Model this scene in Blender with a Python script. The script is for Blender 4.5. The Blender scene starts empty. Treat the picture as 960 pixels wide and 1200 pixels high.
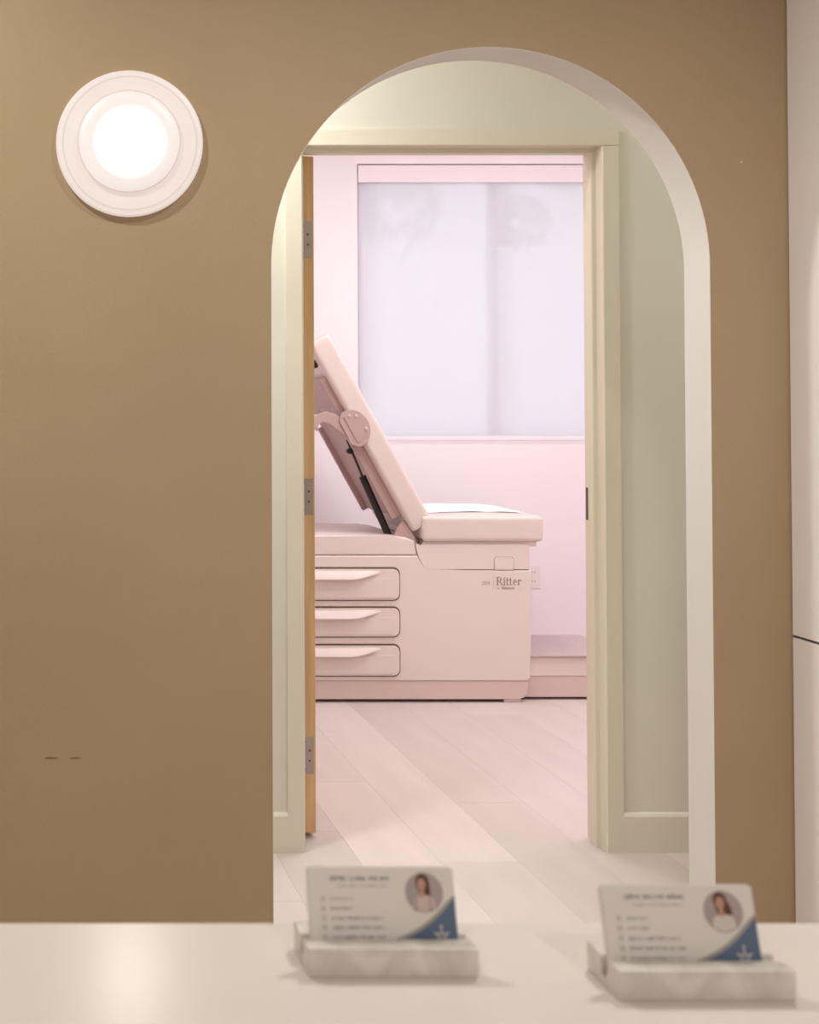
import bpy, bmesh, math, random
from mathutils import Matrix, Vector

random.seed(7)
S = bpy.context.scene
C = S.collection

# ------------------------------------------------------------------ camera, world, exposure
cd = bpy.data.cameras.new('camera')
cam = bpy.data.objects.new('camera', cd)
C.objects.link(cam)
cam.location = (0.0, 0.0, 1.34)
cam.rotation_euler = (math.radians(90) + math.atan(25 / 1500), 0, 0)
cd.sensor_fit = 'VERTICAL'
cd.sensor_height = 24.0
cd.lens = 30.0                      # 1500 px focal length on a 1200 px high frame
cd.shift_x = (480 - 30) / 1200
cd.shift_y = -(600 - 450) / 1200
cd.clip_start = 0.02
cd.clip_end = 200
cd.dof.use_dof = True
cd.dof.focus_distance = 4.2
cd.dof.aperture_fstop = 8.0
S.camera = cam

wd = bpy.data.worlds.new('world')
S.world = wd
wd.use_nodes = True
bg = wd.node_tree.nodes['Background']
bg.inputs[0].default_value = (0.90, 0.93, 1.0, 1)
bg.inputs[1].default_value = 2.9

S.view_settings.view_transform = 'Standard'
S.view_settings.look = 'None'
S.view_settings.gamma = 1.0
S.view_settings.use_curve_mapping = False
S.view_settings.exposure = 0.0
S.cycles.use_denoising = True
S.cycles.max_bounces = 10
S.cycles.diffuse_bounces = 6
S.cycles.transparent_max_bounces = 12
S.cycles.sample_clamp_indirect = 6.0

LOBBY_W = 14.5
LOBBY_WASH_W = 13.5
LOBBY_COL = (0.98, 1.0, 0.94)
HALL_W = 21.0
HALL_COL = (0.95, 1.0, 1.0)
EXAM_W = 17.6
EXAM_COL = (0.87, 1.0, 1.09)


# ------------------------------------------------------------------ helpers
def lin(c):
    r = []
    for v in c:
        v /= 255.0
        r.append(v / 12.92 if v <= 0.04045 else ((v + 0.055) / 1.055) ** 2.4)
    return (r[0], r[1], r[2], 1.0)


def mat(name, rgb, rough=0.5, var=0.0, scale=6.0, bump=0.0, bscale=60.0, spec=0.5, metal=0.0,
        stretch=(1, 1, 1), coat=0.0, emit=None, estr=0.0, rnd=0.0, sheen=0.0):
    m = bpy.data.materials.new(name)
    m.use_nodes = True
    nt = m.node_tree
    b = nt.nodes['Principled BSDF']
    b.inputs['Roughness'].default_value = rough
    b.inputs['Metallic'].default_value = metal
    b.inputs['Specular IOR Level'].default_value = spec
    b.inputs['Coat Weight'].default_value = coat
    b.inputs['Coat Roughness'].default_value = 0.15
    base = lin(rgb)
    b.inputs['Base Color'].default_value = base
    tc = nt.nodes.new('ShaderNodeTexCoord')
    mp = nt.nodes.new('ShaderNodeMapping')
    mp.inputs['Scale'].default_value = stretch
    nt.links.new(tc.outputs['Object'], mp.inputs['Vector'])
    col = None
    if var > 0:
        n = nt.nodes.new('ShaderNodeTexNoise')
        n.inputs['Scale'].default_value = scale
        n.inputs['Detail'].default_value = 5
        nt.links.new(mp.outputs[0], n.inputs['Vector'])
        r = nt.nodes.new('ShaderNodeMapRange')
        r.inputs['From Min'].default_value = 0.3
        r.inputs['From Max'].default_value = 0.7
        r.inputs['To Min'].default_value = 1 - var
        r.inputs['To Max'].default_value = 1 + var
        nt.links.new(n.outputs['Fac'], r.inputs['Value'])
        col = r.outputs[0]
    if rnd > 0:
        oi = nt.nodes.new('ShaderNodeObjectInfo')
        r2 = nt.nodes.new('ShaderNodeMapRange')
        r2.inputs['To Min'].default_value = 1 - rnd
        r2.inputs['To Max'].default_value = 1 + rnd
        nt.links.new(oi.outputs['Random'], r2.inputs['Value'])
        if col is not None:
            mu = nt.nodes.new('ShaderNodeMath')
            mu.operation = 'MULTIPLY'
            nt.links.new(col, mu.inputs[0])
            nt.links.new(r2.outputs[0], mu.inputs[1])
            col = mu.outputs[0]
        else:
            col = r2.outputs[0]
    if col is not None:
        mx = nt.nodes.new('ShaderNodeVectorMath')
        mx.operation = 'SCALE'
        mx.inputs[0].default_value = base[:3]
        nt.links.new(col, mx.inputs['Scale'])
        nt.links.new(mx.outputs[0], b.inputs['Base Color'])
    if bump > 0:
        n2 = nt.nodes.new('ShaderNodeTexNoise')
        n2.inputs['Scale'].default_value = bscale
        n2.inputs['Detail'].default_value = 3
        nt.links.new(mp.outputs[0], n2.inputs['Vector'])
        bp = nt.nodes.new('ShaderNodeBump')
        bp.inputs['Strength'].default_value = bump
        bp.inputs['Distance'].default_value = 0.002
        nt.links.new(n2.outputs['Fac'], bp.inputs['Height'])
        nt.links.new(bp.outputs[0], b.inputs['Normal'])
    if emit is not None:
        b.inputs['Emission Color'].default_value = lin(emit)
        b.inputs['Emission Strength'].default_value = estr
    return m


def obj(name, bm, m, parent=None, smooth=False, loc=None):
    me = bpy.data.meshes.new(name)
    bmesh.ops.recalc_face_normals(bm, faces=bm.faces[:])
    bm.to_mesh(me)
    bm.free()
    if m is not None:
        me.materials.append(m)
    if smooth:
        for p in me.polygons:
            p.use_smooth = True
        try:
            me.set_sharp_from_angle(angle=math.radians(38))
        except Exception:
            pass
    o = bpy.data.objects.new(name, me)
    C.objects.link(o)
    if smooth:
        wn = o.modifiers.new('weighted_normal', 'WEIGHTED_NORMAL')
        wn.keep_sharp = True
        wn.weight = 100
    if loc is not None:
        o.location = loc
    if parent is not None:
        o.parent = parent
        mi = Matrix.Identity(4)
        q = parent
        mi = q.matrix_basis.inverted() if q.parent is None else (
            (q.parent.matrix_basis @ q.matrix_parent_inverse @ q.matrix_basis).inverted())
        o.matrix_parent_inverse = mi
    return o


def tag(o, label=None, cat=None, group=None, kind=None):
    if label:
        o['label'] = label
    if cat:
        o['category'] = cat
    if group:
        o['group'] = group
    if kind:
        o['kind'] = kind
    return o


def empty(name, loc):
    o = bpy.data.objects.new(name, None)
    C.objects.link(o)
    o.location = loc
    o.empty_display_size = 0.1
    return o


def box(bm, x0, x1, y0, y1, z0, z1, bev=0.0, seg=2):
    r = bmesh.ops.create_cube(bm, size=1.0)
    vs = r['verts']
    for v in vs:
        v.co = Vector(((x0 + x1) / 2 + v.co.x * (x1 - x0), (y0 + y1) / 2 + v.co.y * (y1 - y0),
                       (z0 + z1) / 2 + v.co.z * (z1 - z0)))
    if bev > 0:
        es = list({e for v in vs for e in v.link_edges})
        bmesh.ops.bevel(bm, geom=es, offset=bev, segments=seg, profile=0.5, affect='EDGES')
    return bm


def bxo(name, x0, x1, y0, y1, z0, z1, m, parent=None, bev=0.0, seg=2):
    bm = bmesh.new()
    box(bm, x0, x1, y0, y1, z0, z1, bev, seg)
    return obj(name, bm, m, parent, smooth=bev > 0)


def prism(bm, pts, y0, y1, axis='Y', bev=0.0, seg=2):
    """extrude a 2D outline. axis Y: pts are (x, z); axis X: pts are (y, z); axis Z: pts are (x, y)"""
    def p3(p, t):
        if axis == 'Y':
            return (p[0], t, p[1])
        if axis == 'X':
            return (t, p[0], p[1])
        return (p[0], p[1], t)
    a = [bm.verts.new(p3(p, y0)) for p in pts]
    b = [bm.verts.new(p3(p, y1)) for p in pts]
    n = len(pts)
    f0 = bm.faces.new(a)
    f1 = bm.faces.new(b[::-1])
    for i in range(n):
        bm.faces.new((a[i], b[i], b[(i + 1) % n], a[(i + 1) % n]))
    if bev > 0:
        es = list(set(f0.edges) | set(f1.edges))
        bmesh.ops.bevel(bm, geom=es, offset=bev, segments=seg, profile=0.5, affect='EDGES')
    return bm


def rrect(x0, x1, z0, z1, r, n=6, corners=(1, 1, 1, 1)):
    pts = []
    cs = [(x1 - r, z0 + r, -90, x1, z0), (x1 - r, z1 - r, 0, x1, z1),
          (x0 + r, z1 - r, 90, x0, z1), (x0 + r, z0 + r, 180, x0, z0)]
    for k, (cx, cz, a0, ex, ez) in enumerate(cs):
        if not corners[k]:
            pts.append((ex, ez))
            continue
        for i in range(n + 1):
            a = math.radians(a0 + 90 * i / n)
            pts.append((cx + r * math.cos(a), cz + r * math.sin(a)))
    return pts


def tube(bm, pts, r, n=12, caps=True):
    pts = [Vector(p) for p in pts]
    rings = []
    for i, p in enumerate(pts):
        d = (pts[min(i + 1, len(pts) - 1)] - pts[max(i - 1, 0)]).normalized()
        up = Vector((0, 1, 0)) if abs(d.y) < 0.9 else Vector((1, 0, 0))
        a = d.cross(up).normalized()
        b = d.cross(a).normalized()
        rr = r[i] if isinstance(r, (list, tuple)) else r
        rings.append([bm.verts.new(p + a * rr * math.cos(2 * math.pi * k / n) + b * rr * math.sin(2 * math.pi * k / n))
                      for k in range(n)])
    for i in range(len(rings) - 1):
        for k in range(n):
            bm.faces.new((rings[i][k], rings[i][(k + 1) % n], rings[i + 1][(k + 1) % n], rings[i + 1][k]))
    if caps:
        bm.faces.new(rings[0])
        bm.faces.new(rings[-1][::-1])
    return bm


def lathe_y(bm, prof, cx, cy, cz, n=64, wob=0.0):
    """prof: list of (radius, y offset) revolved about the Y axis through (cx, cy, cz)"""
    rings = []
    for (r, t) in prof:
        if r < 1e-6:
            rings.append([bm.verts.new((cx, cy + t, cz))])
        else:
            ring = []
            for k in range(n):
                a = 2 * math.pi * k / n
                rr = r * (1 + wob * (math.sin(3 * a + 1) + 0.6 * math.sin(5 * a)))
                ring.append(bm.verts.new((cx + rr * math.cos(a), cy + t, cz + rr * math.sin(a))))
            rings.append(ring)
    for i in range(len(rings) - 1):
        A, B = rings[i], rings[i + 1]
        for k in range(n):
            k2 = (k + 1) % n
            if len(A) == 1 and len(B) == 1:
                continue
            if len(A) == 1:
                bm.faces.new((A[0], B[k], B[k2]))
            elif len(B) == 1:
                bm.faces.new((A[k], B[0], A[k2]))
            else:
                bm.faces.new((A[k], B[k], B[k2], A[k2]))
    return bm


def cushion(bm, w, d, h, r, crown=0.0, n=18, mtx=None):
    """rounded upholstered block, centred in x and y, from z = 0 to h, crowned on top"""
    res = bmesh.ops.create_cube(bm, size=2.0)
    bmesh.ops.subdivide_edges(bm, edges=bm.edges[:], cuts=n, use_grid_fill=True)

    def warp(t, half):
        # concentrate vertices close to the edges
        s = math.copysign(1, t)
        a = abs(t)
        return s * (1 - (1 - a) ** 1.7)
    for v in bm.verts:
        x, y, z = (warp(v.co.x, w), warp(v.co.y, d), warp(v.co.z, h))
        p = Vector((x * w / 2, y * d / 2, z * h / 2))
        q = Vector((max(-w / 2 + r, min(w / 2 - r, p.x)), max(-d / 2 + r, min(d / 2 - r, p.y)),
                    max(-h / 2 + r, min(h / 2 - r, p.z))))
        dl = p - q
        if dl.length > 1e-9:
            p = q + dl.normalized() * r if dl.length > r * 0.999 else p
        if z > 0:
            p.z += crown * max(0, 1 - x * x) * max(0, 1 - y * y) * z
        p.z += h / 2
        v.co = (mtx @ p) if mtx is not None else p
    return bm


def text_bm(s, size, origin, thick=0.0006):
    """raised flat lettering facing -Y"""
    cu = bpy.data.curves.new('t', 'FONT')
    cu.body = s
    cu.size = size
    cu.extrude = thick / 2
    cu.resolution_u = 3
    o = bpy.data.objects.new('t', cu)
    C.objects.link(o)
    dg = bpy.context.evaluated_depsgraph_get()
    me = bpy.data.meshes.new_from_object(o.evaluated_get(dg))
    bm = bmesh.new()
    bm.from_mesh(me)
    bpy.data.objects.remove(o)
    bpy.data.curves.remove(cu)
    bpy.data.meshes.remove(me)
    for v in bm.verts:
        x, y, z = v.co
        v.co = (origin[0] + x, origin[1] - z, origin[2] + y)
    return bm


# ------------------------------------------------------------------ materials
M = {}
M['tan'] = mat('tan_wall_paint', (171, 147, 117), 0.55, 0.035, 2.2, 0.25, 170, spec=0.35)
M['lining'] = mat('arch_lining_paint', (218, 212, 208), 0.6, 0.01, 3, 0.1, 120, spec=0.3)
M['hall'] = mat('hall_wall_paint', (219, 214, 202), 0.5, 0.015, 3, 0.1, 150, spec=0.35)
M['trimpaint'] = mat('frame_paint', (220, 212, 196), 0.38, 0.015, 4, spec=0.5)
M['basepaint'] = mat('baseboard_paint', (221, 213, 197), 0.42, 0.015, 4, spec=0.45)
M['pink'] = mat('pink_wall_paint', (243, 233, 236), 0.6, 0.012, 2.5, 0.08, 150, spec=0.3)
M['ceil'] = mat('ceiling_paint', (236, 233, 230), 0.8, 0.01, 3, spec=0.2)
M['plank'] = mat('whitewashed_oak', (207, 192, 187), 0.42, 0.035, 2.5, 0.04, 22, stretch=(5, 0.7, 1), rnd=0.10, spec=0.4)
M['subfloor'] = mat('subfloor', (200, 180, 170), 0.8, 0.05)
M['oak'] = mat('oak_veneer', (217, 177, 131), 0.45, 0.12, 5, 0.1, 30, stretch=(14, 14, 0.7), spec=0.4)
M['steel'] = mat('brushed_steel', (176, 164, 156), 0.38, 0.06, 30, metal=0.75)
M['screw'] = mat('dark_screw', (96, 82, 74), 0.45, 0.1, 30, metal=0.5)
M['laminate'] = mat('white_laminate', (236, 228, 224), 0.30, 0.01, 3, spec=0.5)
M['gap'] = mat('dark_gap', (70, 58, 48), 0.8, 0.05)
M['quartz'] = mat('white_quartz', (225, 213, 208), 0.20, 0.02, 7, spec=0.5)
M['desk'] = mat('desk_panel', (214, 200, 184), 0.4, 0.02, 5)
M['glass_o'] = mat('lit_outer_glass', (150, 145, 142), 0.35, 0.05, 14, emit=(255, 238, 230), estr=0.60)
M['glass_m'] = mat('lit_middle_glass', (150, 145, 142), 0.35, 0.04, 16, emit=(255, 242, 236), estr=0.74)
M['glass_c'] = mat('lit_centre_glass', (255, 248, 240), 0.35, 0.02, 10, emit=(255, 240, 226), estr=8.0)
M['glass_e'] = mat('lit_glass_edge', (150, 143, 138), 0.35, 0.05, 14, emit=(255, 232, 222), estr=0.50)
M['lampbase'] = mat('lamp_mount', (205, 188, 160), 0.4, 0.02, 10)
M['enamel'] = mat('table_enamel', (226, 209, 203), 0.36, 0.012, 4, spec=0.5)
M['enamel2'] = mat('table_plinth_plastic', (212, 190, 183), 0.5, 0.015, 5)
M['vinyl'] = mat('cream_vinyl', (219, 201, 194), 0.30, 0.012, 8, 0.06, 240, spec=0.5)
M['backpan'] = mat('backrest_shell', (184, 156, 151), 0.5, 0.02, 6)
M['paper'] = mat('exam_paper', (246, 241, 242), 0.6, 0.01, 10)
M['gap_shade'] = mat('drawer_gap_shade', (92, 74, 56), 0.7, 0.05)  # shade of narrow gaps put into a dark base colour
M['black'] = mat('black_steel', (26, 22, 21), 0.35, 0.05, 20)
M['tread'] = mat('step_tread_rubber', (196, 172, 172), 0.6, 0.03, 30, 0.2, 300)
M['logo'] = mat('printed_lettering', (150, 122, 116), 0.6, 0.02)
M['logolight'] = mat('printed_number', (188, 160, 154), 0.6, 0.02)
M['whiteplastic'] = mat('white_plastic', (238, 226, 224), 0.35, 0.01)
M['winframe'] = mat('window_frame_paint', (232, 220, 224), 0.4, 0.01)
M['fascia'] = mat('shade_fascia', (243, 229, 235), 0.5, 0.01)
M['card'] = mat('white_card_stock', (231, 223, 218), 0.55, 0.01, 20)
M['cardedge'] = mat('print_grey', (172, 164, 156), 0.6, 0.02)
M['ink'] = mat('print_ink', (140, 135, 136), 0.6, 0.02)
M['inklight'] = mat('print_ink_light', (182, 174, 169), 0.6, 0.02)
M['inkmid'] = mat('print_ink_grey', (160, 153, 150), 0.6, 0.02)
M['icon'] = mat('print_icon_grey', (206, 199, 194), 0.6, 0.02)
M['blue'] = mat('print_blue', (92, 110, 136), 0.5, 0.03, 20)
M['portrait'] = mat('print_portrait_grey', (176, 160, 158), 0.6, 0.04, 60)
M['hair'] = mat('print_hair', (84, 56, 50), 0.6, 0.08, 80)
M['hairlight'] = mat('print_hair_brown', (96, 58, 48), 0.6, 0.08, 80)
M['skin'] = mat('print_skin', (196, 146, 128), 0.6, 0.04, 60)
M['coat'] = mat('print_white_coat', (218, 206, 202), 0.6, 0.03, 60)
M['coatpink'] = mat('print_pale_coat', (212, 186, 180), 0.6, 0.03, 60)
M['scuff'] = mat('wall_scuff', (124, 100, 72), 0.8, 0.05)
M['lens'] = mat('lit_lamp_lens', (255, 250, 240), 0.4, 0.01, emit=(255, 240, 222), estr=4.0)
M['metalwhite'] = mat('white_lamp_trim', (236, 232, 226), 0.4, 0.01)
M['leaf'] = mat('tree_leaf', (120, 138, 96), 0.6, 0.15, 2)
M['bark'] = mat('tree_bark', (110, 92, 78), 0.8, 0.2, 12)
M['ground'] = mat('outdoor_ground', (196, 190, 180), 0.9, 0.06, 1.2)


def marble():
    m = mat('veined_marble', (224, 214, 204), 0.32, 0.0)
    nt = m.node_tree
    b = nt.nodes['Principled BSDF']
    tc = nt.nodes.new('ShaderNodeTexCoord')
    n = nt.nodes.new('ShaderNodeTexNoise')
    n.inputs['Scale'].default_value = 15
    n.inputs['Detail'].default_value = 6
    n.inputs['Distortion'].default_value = 1.6
    nt.links.new(tc.outputs['Object'], n.inputs['Vector'])
    cr = nt.nodes.new('ShaderNodeValToRGB')
    cr.color_ramp.elements[0].position = 0.36
    cr.color_ramp.elements[0].color = lin((230, 223, 216))
    cr.color_ramp.elements[1].position = 0.62
    cr.color_ramp.elements[1].color = lin((227, 219, 212))
    e = cr.color_ramp.elements.new(0.49)
    e.color = lin((210, 201, 193))
    nt.links.new(n.outputs['Fac'], cr.inputs['Fac'])
    nt.links.new(cr.outputs[0], b.inputs['Base Color'])
    return m


M['marble'] = marble()


def shade_fabric():
    m = bpy.data.materials.new('sheer_shade_fabric')
    m.use_nodes = True
    nt = m.node_tree
    nt.nodes.clear()
    out = nt.nodes.new('ShaderNodeOutputMaterial')
    tr = nt.nodes.new('ShaderNodeBsdfTranslucent')
    tr.inputs[0].default_value = (0.93, 0.91, 0.95, 1)
    df = nt.nodes.new('ShaderNodeBsdfDiffuse')
    df.inputs[0].default_value = (0.90, 0.88, 0.92, 1)
    tp = nt.nodes.new('ShaderNodeBsdfTransparent')
    m1 = nt.nodes.new('ShaderNodeMixShader')
    m1.inputs[0].default_value = 0.40
    nt.links.new(tr.outputs[0], m1.inputs[1])
    nt.links.new(df.outputs[0], m1.inputs[2])
    m2 = nt.nodes.new('ShaderNodeMixShader')
    # woven threads: fine variation in openness
    tc = nt.nodes.new('ShaderNodeTexCoord')
    n = nt.nodes.new('ShaderNodeTexNoise')
    n.inputs['Scale'].default_value = 350
    nt.links.new(tc.outputs['Object'], n.inputs['Vector'])
    mr = nt.nodes.new('ShaderNodeMapRange')
    mr.inputs['To Min'].default_value = 0.15
    mr.inputs['To Max'].default_value = 0.21
    nt.links.new(n.outputs['Fac'], mr.inputs['Value'])
    nt.links.new(mr.outputs[0], m2.inputs[0])
    nt.links.new(m1.outputs[0], m2.inputs[1])
    nt.links.new(tp.outputs[0], m2.inputs[2])
    nt.links.new(m2.outputs[0], out.inputs[0])
    return m


M['fabric'] = shade_fabric()


def pane_glass():
    m = bpy.data.materials.new('window_glass')
    m.use_nodes = True
    nt = m.node_tree
    nt.nodes.clear()
    out = nt.nodes.new('ShaderNodeOutputMaterial')
    tp = nt.nodes.new('ShaderNodeBsdfTransparent')
    tp.inputs[0].default_value = (0.95, 0.97, 0.97, 1)
    gl = nt.nodes.new('ShaderNodeBsdfGlossy')
    gl.inputs['Roughness'].default_value = 0.02
    fr = nt.nodes.new('ShaderNodeFresnel')
    mx = nt.nodes.new('ShaderNodeMixShader')
    nt.links.new(fr.outputs[0], mx.inputs[0])
    nt.links.new(tp.outputs[0], mx.inputs[1])
    nt.links.new(gl.outputs[0], mx.inputs[2])
    nt.links.new(mx.outputs[0], out.inputs[0])
    return m


M['glass'] = pane_glass()

# ------------------------------------------------------------------ the building shell
YA0, YA1 = 2.885, 2.995          # arch wall
YD0, YD1 = 3.866, 3.976          # wall with the door
YW0, YW1 = 6.80, 6.98            # outer wall with the window
LZ = 2.75                        # lobby and hall ceiling
EZ = 2.95                        # exam room ceiling

# floor: subfloor slab and separate planks running away from the arch
fl = bxo('floor', -1.9, 3.75, -2.6, YW1, -0.08, -0.012, M['subfloor'])
tag(fl, kind='structure')
PW = 0.2335
plank_meshes = {}


def plank(x0, x1, y0, y1):
    key = (round(x1 - x0, 4), round(y1 - y0, 3))
    if key not in plank_meshes:
        bm = bmesh.new()
        box(bm, 0, x1 - x0 - 0.0002, 0, y1 - y0 - 0.0004, -0.012, 0.0)
        top = [f for f in bm.faces if f.normal.z > 0.9]
        bmesh.ops.bevel(bm, geom=list({e for f in top for e in f.edges}), offset=0.0005, segments=1, affect='EDGES')
        me = bpy.data.meshes.new('plank')
        bm.to_mesh(me)
        bm.free()
        me.materials.append(M['plank'])
        plank_meshes[key] = me
    o = bpy.data.objects.new('plank', plank_meshes[key])
    C.objects.link(o)
    o.location = (x0, y0, 0)
    o.parent = fl
    return o


col0 = 1.450 - PW * 14
ncol = 24
for i in range(ncol):
    xa = col0 + i * PW
    if xa < -1.9 or xa + PW > 3.76:
        continue
    L = 1.52
    off = [0.0, 0.95, 0.42, 1.22, 0.66][i % 5]
    y = -2.6 - off
    while y < YW0:
        ya, yb = max(y, -2.6), min(y + L, YW0)
        if yb - ya > 0.05:
            plank(xa, xa + PW, ya, yb)
        y += L

# arch wall
AX, AZ, AR = 1.050, 1.6555, 0.4945
wt = 0.0012
R2 = AR + wt
pts = [(-1.9, 0), (AX - R2, 0)]
NSEG = 72
for k in range(NSEG + 1):
    a = math.pi - math.pi * k / NSEG
    pts.append((AX + R2 * math.cos(a), AZ + R2 * math.sin(a)))
pts += [(AX + R2, 0), (2.4, 0), (2.4, LZ), (-1.9, LZ)]
bm = bmesh.new()
prism(bm, pts, YA0, YA1)
wall_arch = obj('wall_front', bm, M['tan'])
tag(wall_arch, 'tan painted wall with an arched opening', None, kind='structure')
# pale lining of the arch
bm = bmesh.new()
inn, out = [], []
for (r, lst) in ((AR, inn), (R2, out)):
    lst.append((AX - r, 0))
    for k in range(NSEG + 1):
        a = math.pi - math.pi * k / NSEG
        lst.append((AX + r * math.cos(a), AZ + r * math.sin(a)))
    lst.append((AX + r, 0))
ring = []
for i in range(len(inn)):
    ring.append([bm.verts.new((p[0], yy, p[1])) for p, yy in
                 ((inn[i], YA0 - 0.0006), (inn[i], YA1 + 0.0006), (out[i], YA1 + 0.0006), (out[i], YA0 - 0.0006))])
for i in range(len(ring) - 1):
    for k in range(4):
        bm.faces.new((ring[i][k], ring[i][(k + 1) % 4], ring[i + 1][(k + 1) % 4], ring[i + 1][k]))
bm.faces.new(ring[0])
bm.faces.new(ring[-1][::-1])
o = obj('arch_lining', bm, M['lining'], wall_arch, smooth=True)
o['label'] = 'pale off-white lining of the arch'
# small scuffs on the tan wall
bm = bmesh.new()
prism(bm, [(0.042, 0.5495), (0.058, 0.5485), (0.074, 0.5492), (0.060, 0.5508), (0.048, 0.5506)], YA0 - 0.0012, YA0 + 0.001)
prism(bm, [(0.098, 0.5493), (0.112, 0.5487), (0.1244, 0.5498), (0.112, 0.5508)], YA0 - 0.0012, YA0 + 0.001)
o = obj('scuff_mark', bm, M['scuff'], wall_arch)
bm = bmesh.new()
lathe_y(bm, [(0.0022, 0.001), (0.0022, -0.0008), (0, -0.0015)], 1.6186, YA0, 1.8897, 10)
obj('nail_head', bm, M['lining'], wall_arch)

# other lobby walls and ceilings
tag(bxo('wall_left', -2.0, -1.9, -2.6, YA0, 0, LZ, M['lining']), kind='structure')
tag(bxo('wall_right', 2.4, 2.5, -2.6, YA0, 0, LZ, M['lining']), kind='structure')
tag(bxo('wall_rear', -2.0, 2.5, -2.7, -2.6, 0, LZ, M['lining']), kind='structure')
tag(bxo('ceiling', -2.0, 2.5, -2.7, YA1, LZ, LZ + 0.1, M['ceil']), kind='structure')

# hall
tag(bxo('ceiling_hall', -0.8, 3.75, YA1, YD1, LZ, LZ + 0.1, M['ceil']), kind='structure')
tag(bxo('wall_hall_left', -0.9, -0.8, YA1, YD0, 0, LZ, M['hall']), kind='structure')
tag(bxo('wall_hall_right', 3.65, 3.75, YA1, YD0, 0, LZ, M['hall']), kind='structure')
OXL, OXR, OZ = 0.836, 1.742, 2.124          # door opening
FX = 0.05                                    # face width of the frame
bm = bmesh.new()
prism(bm, [(-0.9, 0), (OXL - 0.03, 0), (OXL - 0.03, OZ + 0.03), (OXR + 0.03, OZ + 0.03), (OXR + 0.03, 0), (3.75, 0),
           (3.75, EZ), (-0.9, EZ)], YD0, YD1)
wall_hall = obj('wall_hall', bm, M['hall'])
wall_hall.data.materials.append(M['pink'])
for p in wall_hall.data.polygons:
    if p.normal.y > 0.5:
        p.material_index = 1
tag(wall_hall, 'pale greenish cream hall wall around the open door', kind='structure')
# back of the arch wall, hall side paint
bm = bmesh.new()
pts2 = [(-0.8, 0)] + [(AX - R2, 0)] + [(AX + R2 * math.cos(math.pi - math.pi * k / NSEG), AZ + R2 * math.sin(math.pi * k / NSEG)) for k in range(NSEG + 1)] + [(AX + R2, 0), (3.65, 0), (3.65, LZ), (-0.8, LZ)]
prism(bm, pts2, YA1 + 0.0002, YA1 + 0.004)
tag(obj('wall_hall_front', bm, M['hall']), kind='structure')

# baseboards in the hall
for nm, xa, xb in (('baseboard_hall_left', -0.8, OXL - FX), ('baseboard_hall_right', OXR + FX, 3.65)):
    bm = bmesh.new()
    prism(bm, [(YD0, 0.0), (YD0 - 0.013, 0.0), (YD0 - 0.013, 0.108), (YD0 - 0.009, 0.115), (YD0 - 0.003, 0.1185), (YD0, 0.1185)],
          xa, xb, axis='X')
    tag(obj(nm, bm, M['basepaint']), kind='structure')

# metal door frame, painted
frame = empty('trim_1', (OXL, YD0, 0))
tag(frame, 'cream painted door frame with stepped jambs in the hall wall', kind='structure')
f0, f1 = YD0 - 0.012, YD1 + 0.012
st = 0.013


def jamb_prof(sgn, x):
    return [(x - sgn * FX, f0), (x - sgn * 0.003, f0), (x, f0 + 0.004), (x, f0 + 0.046), (x + sgn * (st - 0.002), f0 + 0.048),
            (x + sgn * st, f0 + 0.052), (x + sgn * st, f1 - 0.050), (x, f1 - 0.048), (x, f1), (x - sgn * FX, f1),
            (x - sgn * FX, f1 - 0.011), (x - sgn * 0.029, f1 - 0.011), (x - sgn * 0.029, f0 + 0.011), (x - sgn * FX, f0 + 0.011)]


bm = bmesh.new()
prism(bm, jamb_prof(1, OXL), 0.0, OZ, axis='Z')
jl = obj('side_jamb', bm, M['trimpaint'], frame)
bm = bmesh.new()
prism(bm, jamb_prof(-1, OXR), 0.0, OZ, axis='Z')
jr = obj('side_jamb', bm, M['trimpaint'], frame)
bm = bmesh.new()
hp = [(f0, OZ + FX), (f0, OZ + 0.003), (f0 + 0.004, OZ), (f0 + 0.046, OZ), (f0 + 0.050, OZ - st), (f1 - 0.050, OZ - st), (f1 - 0.048, OZ),
      (f1, OZ), (f1, OZ + FX), (f1 - 0.011, OZ + FX), (f1 - 0.011, OZ + 0.029), (f0 + 0.011, OZ + 0.029), (f0 + 0.011, OZ + FX)]
prism(bm, hp, OXL - FX, OXR + FX, axis='X')
obj('head_jamb', bm, M['trimpaint'], frame)
sp = bxo('strike_plate', OXR - 0.0012, OXR + 0.001, f1 - 0.040, f1 - 0.006, 0.985, 1.085, M['screw'], frame)
sp['label'] = 'dark metal strike plate'

# the open door
DY0 = f1 + 0.004
door = empty('door_1', (0.88, DY0, 0))
tag(door, 'oak door standing open, seen on its hinge edge', kind='structure')
DX0, DX1 = 0.858, 0.901
leaf = bxo('door_leaf', DX0, DX1, DY0, DY0 + 0.90, 0.014, OZ - 0.004, M['oak'], door, bev=0.0015, seg=1)
for zc in (1.858, 1.056, 0.253):
    hg = bxo('hinge', DX0 + 0.0015, DX1 - 0.006, DY0 - 0.0018, DY0 + 0.001, zc - 0.057, zc + 0.057, M['steel'], door, bev=0.0005, seg=1)
    bm = bmesh.new()
    for k in range(5):
        tube(bm, [(DX0 - 0.004, DY0 - 0.004, zc - 0.057 + k * 0.0229), (DX0 - 0.004, DY0 - 0.004, zc - 0.057 + k * 0.0229 + 0.022)], 0.0062, 12)
    obj('hinge_barrel', bm, M['steel'], hg, smooth=True)
    for (dx, dz) in ((0.008, 0.043), (0.024, 0.016), (0.024, -0.016), (0.008, -0.043)):
        bm = bmesh.new()
        lathe_y(bm, [(0.0036, 0.0), (0.0034, -0.0008), (0, -0.0010)], DX0 + dx, DY0 - 0.0018, zc + dz, 10)
        obj('screw', bm, M['screw'], hg)
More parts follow.
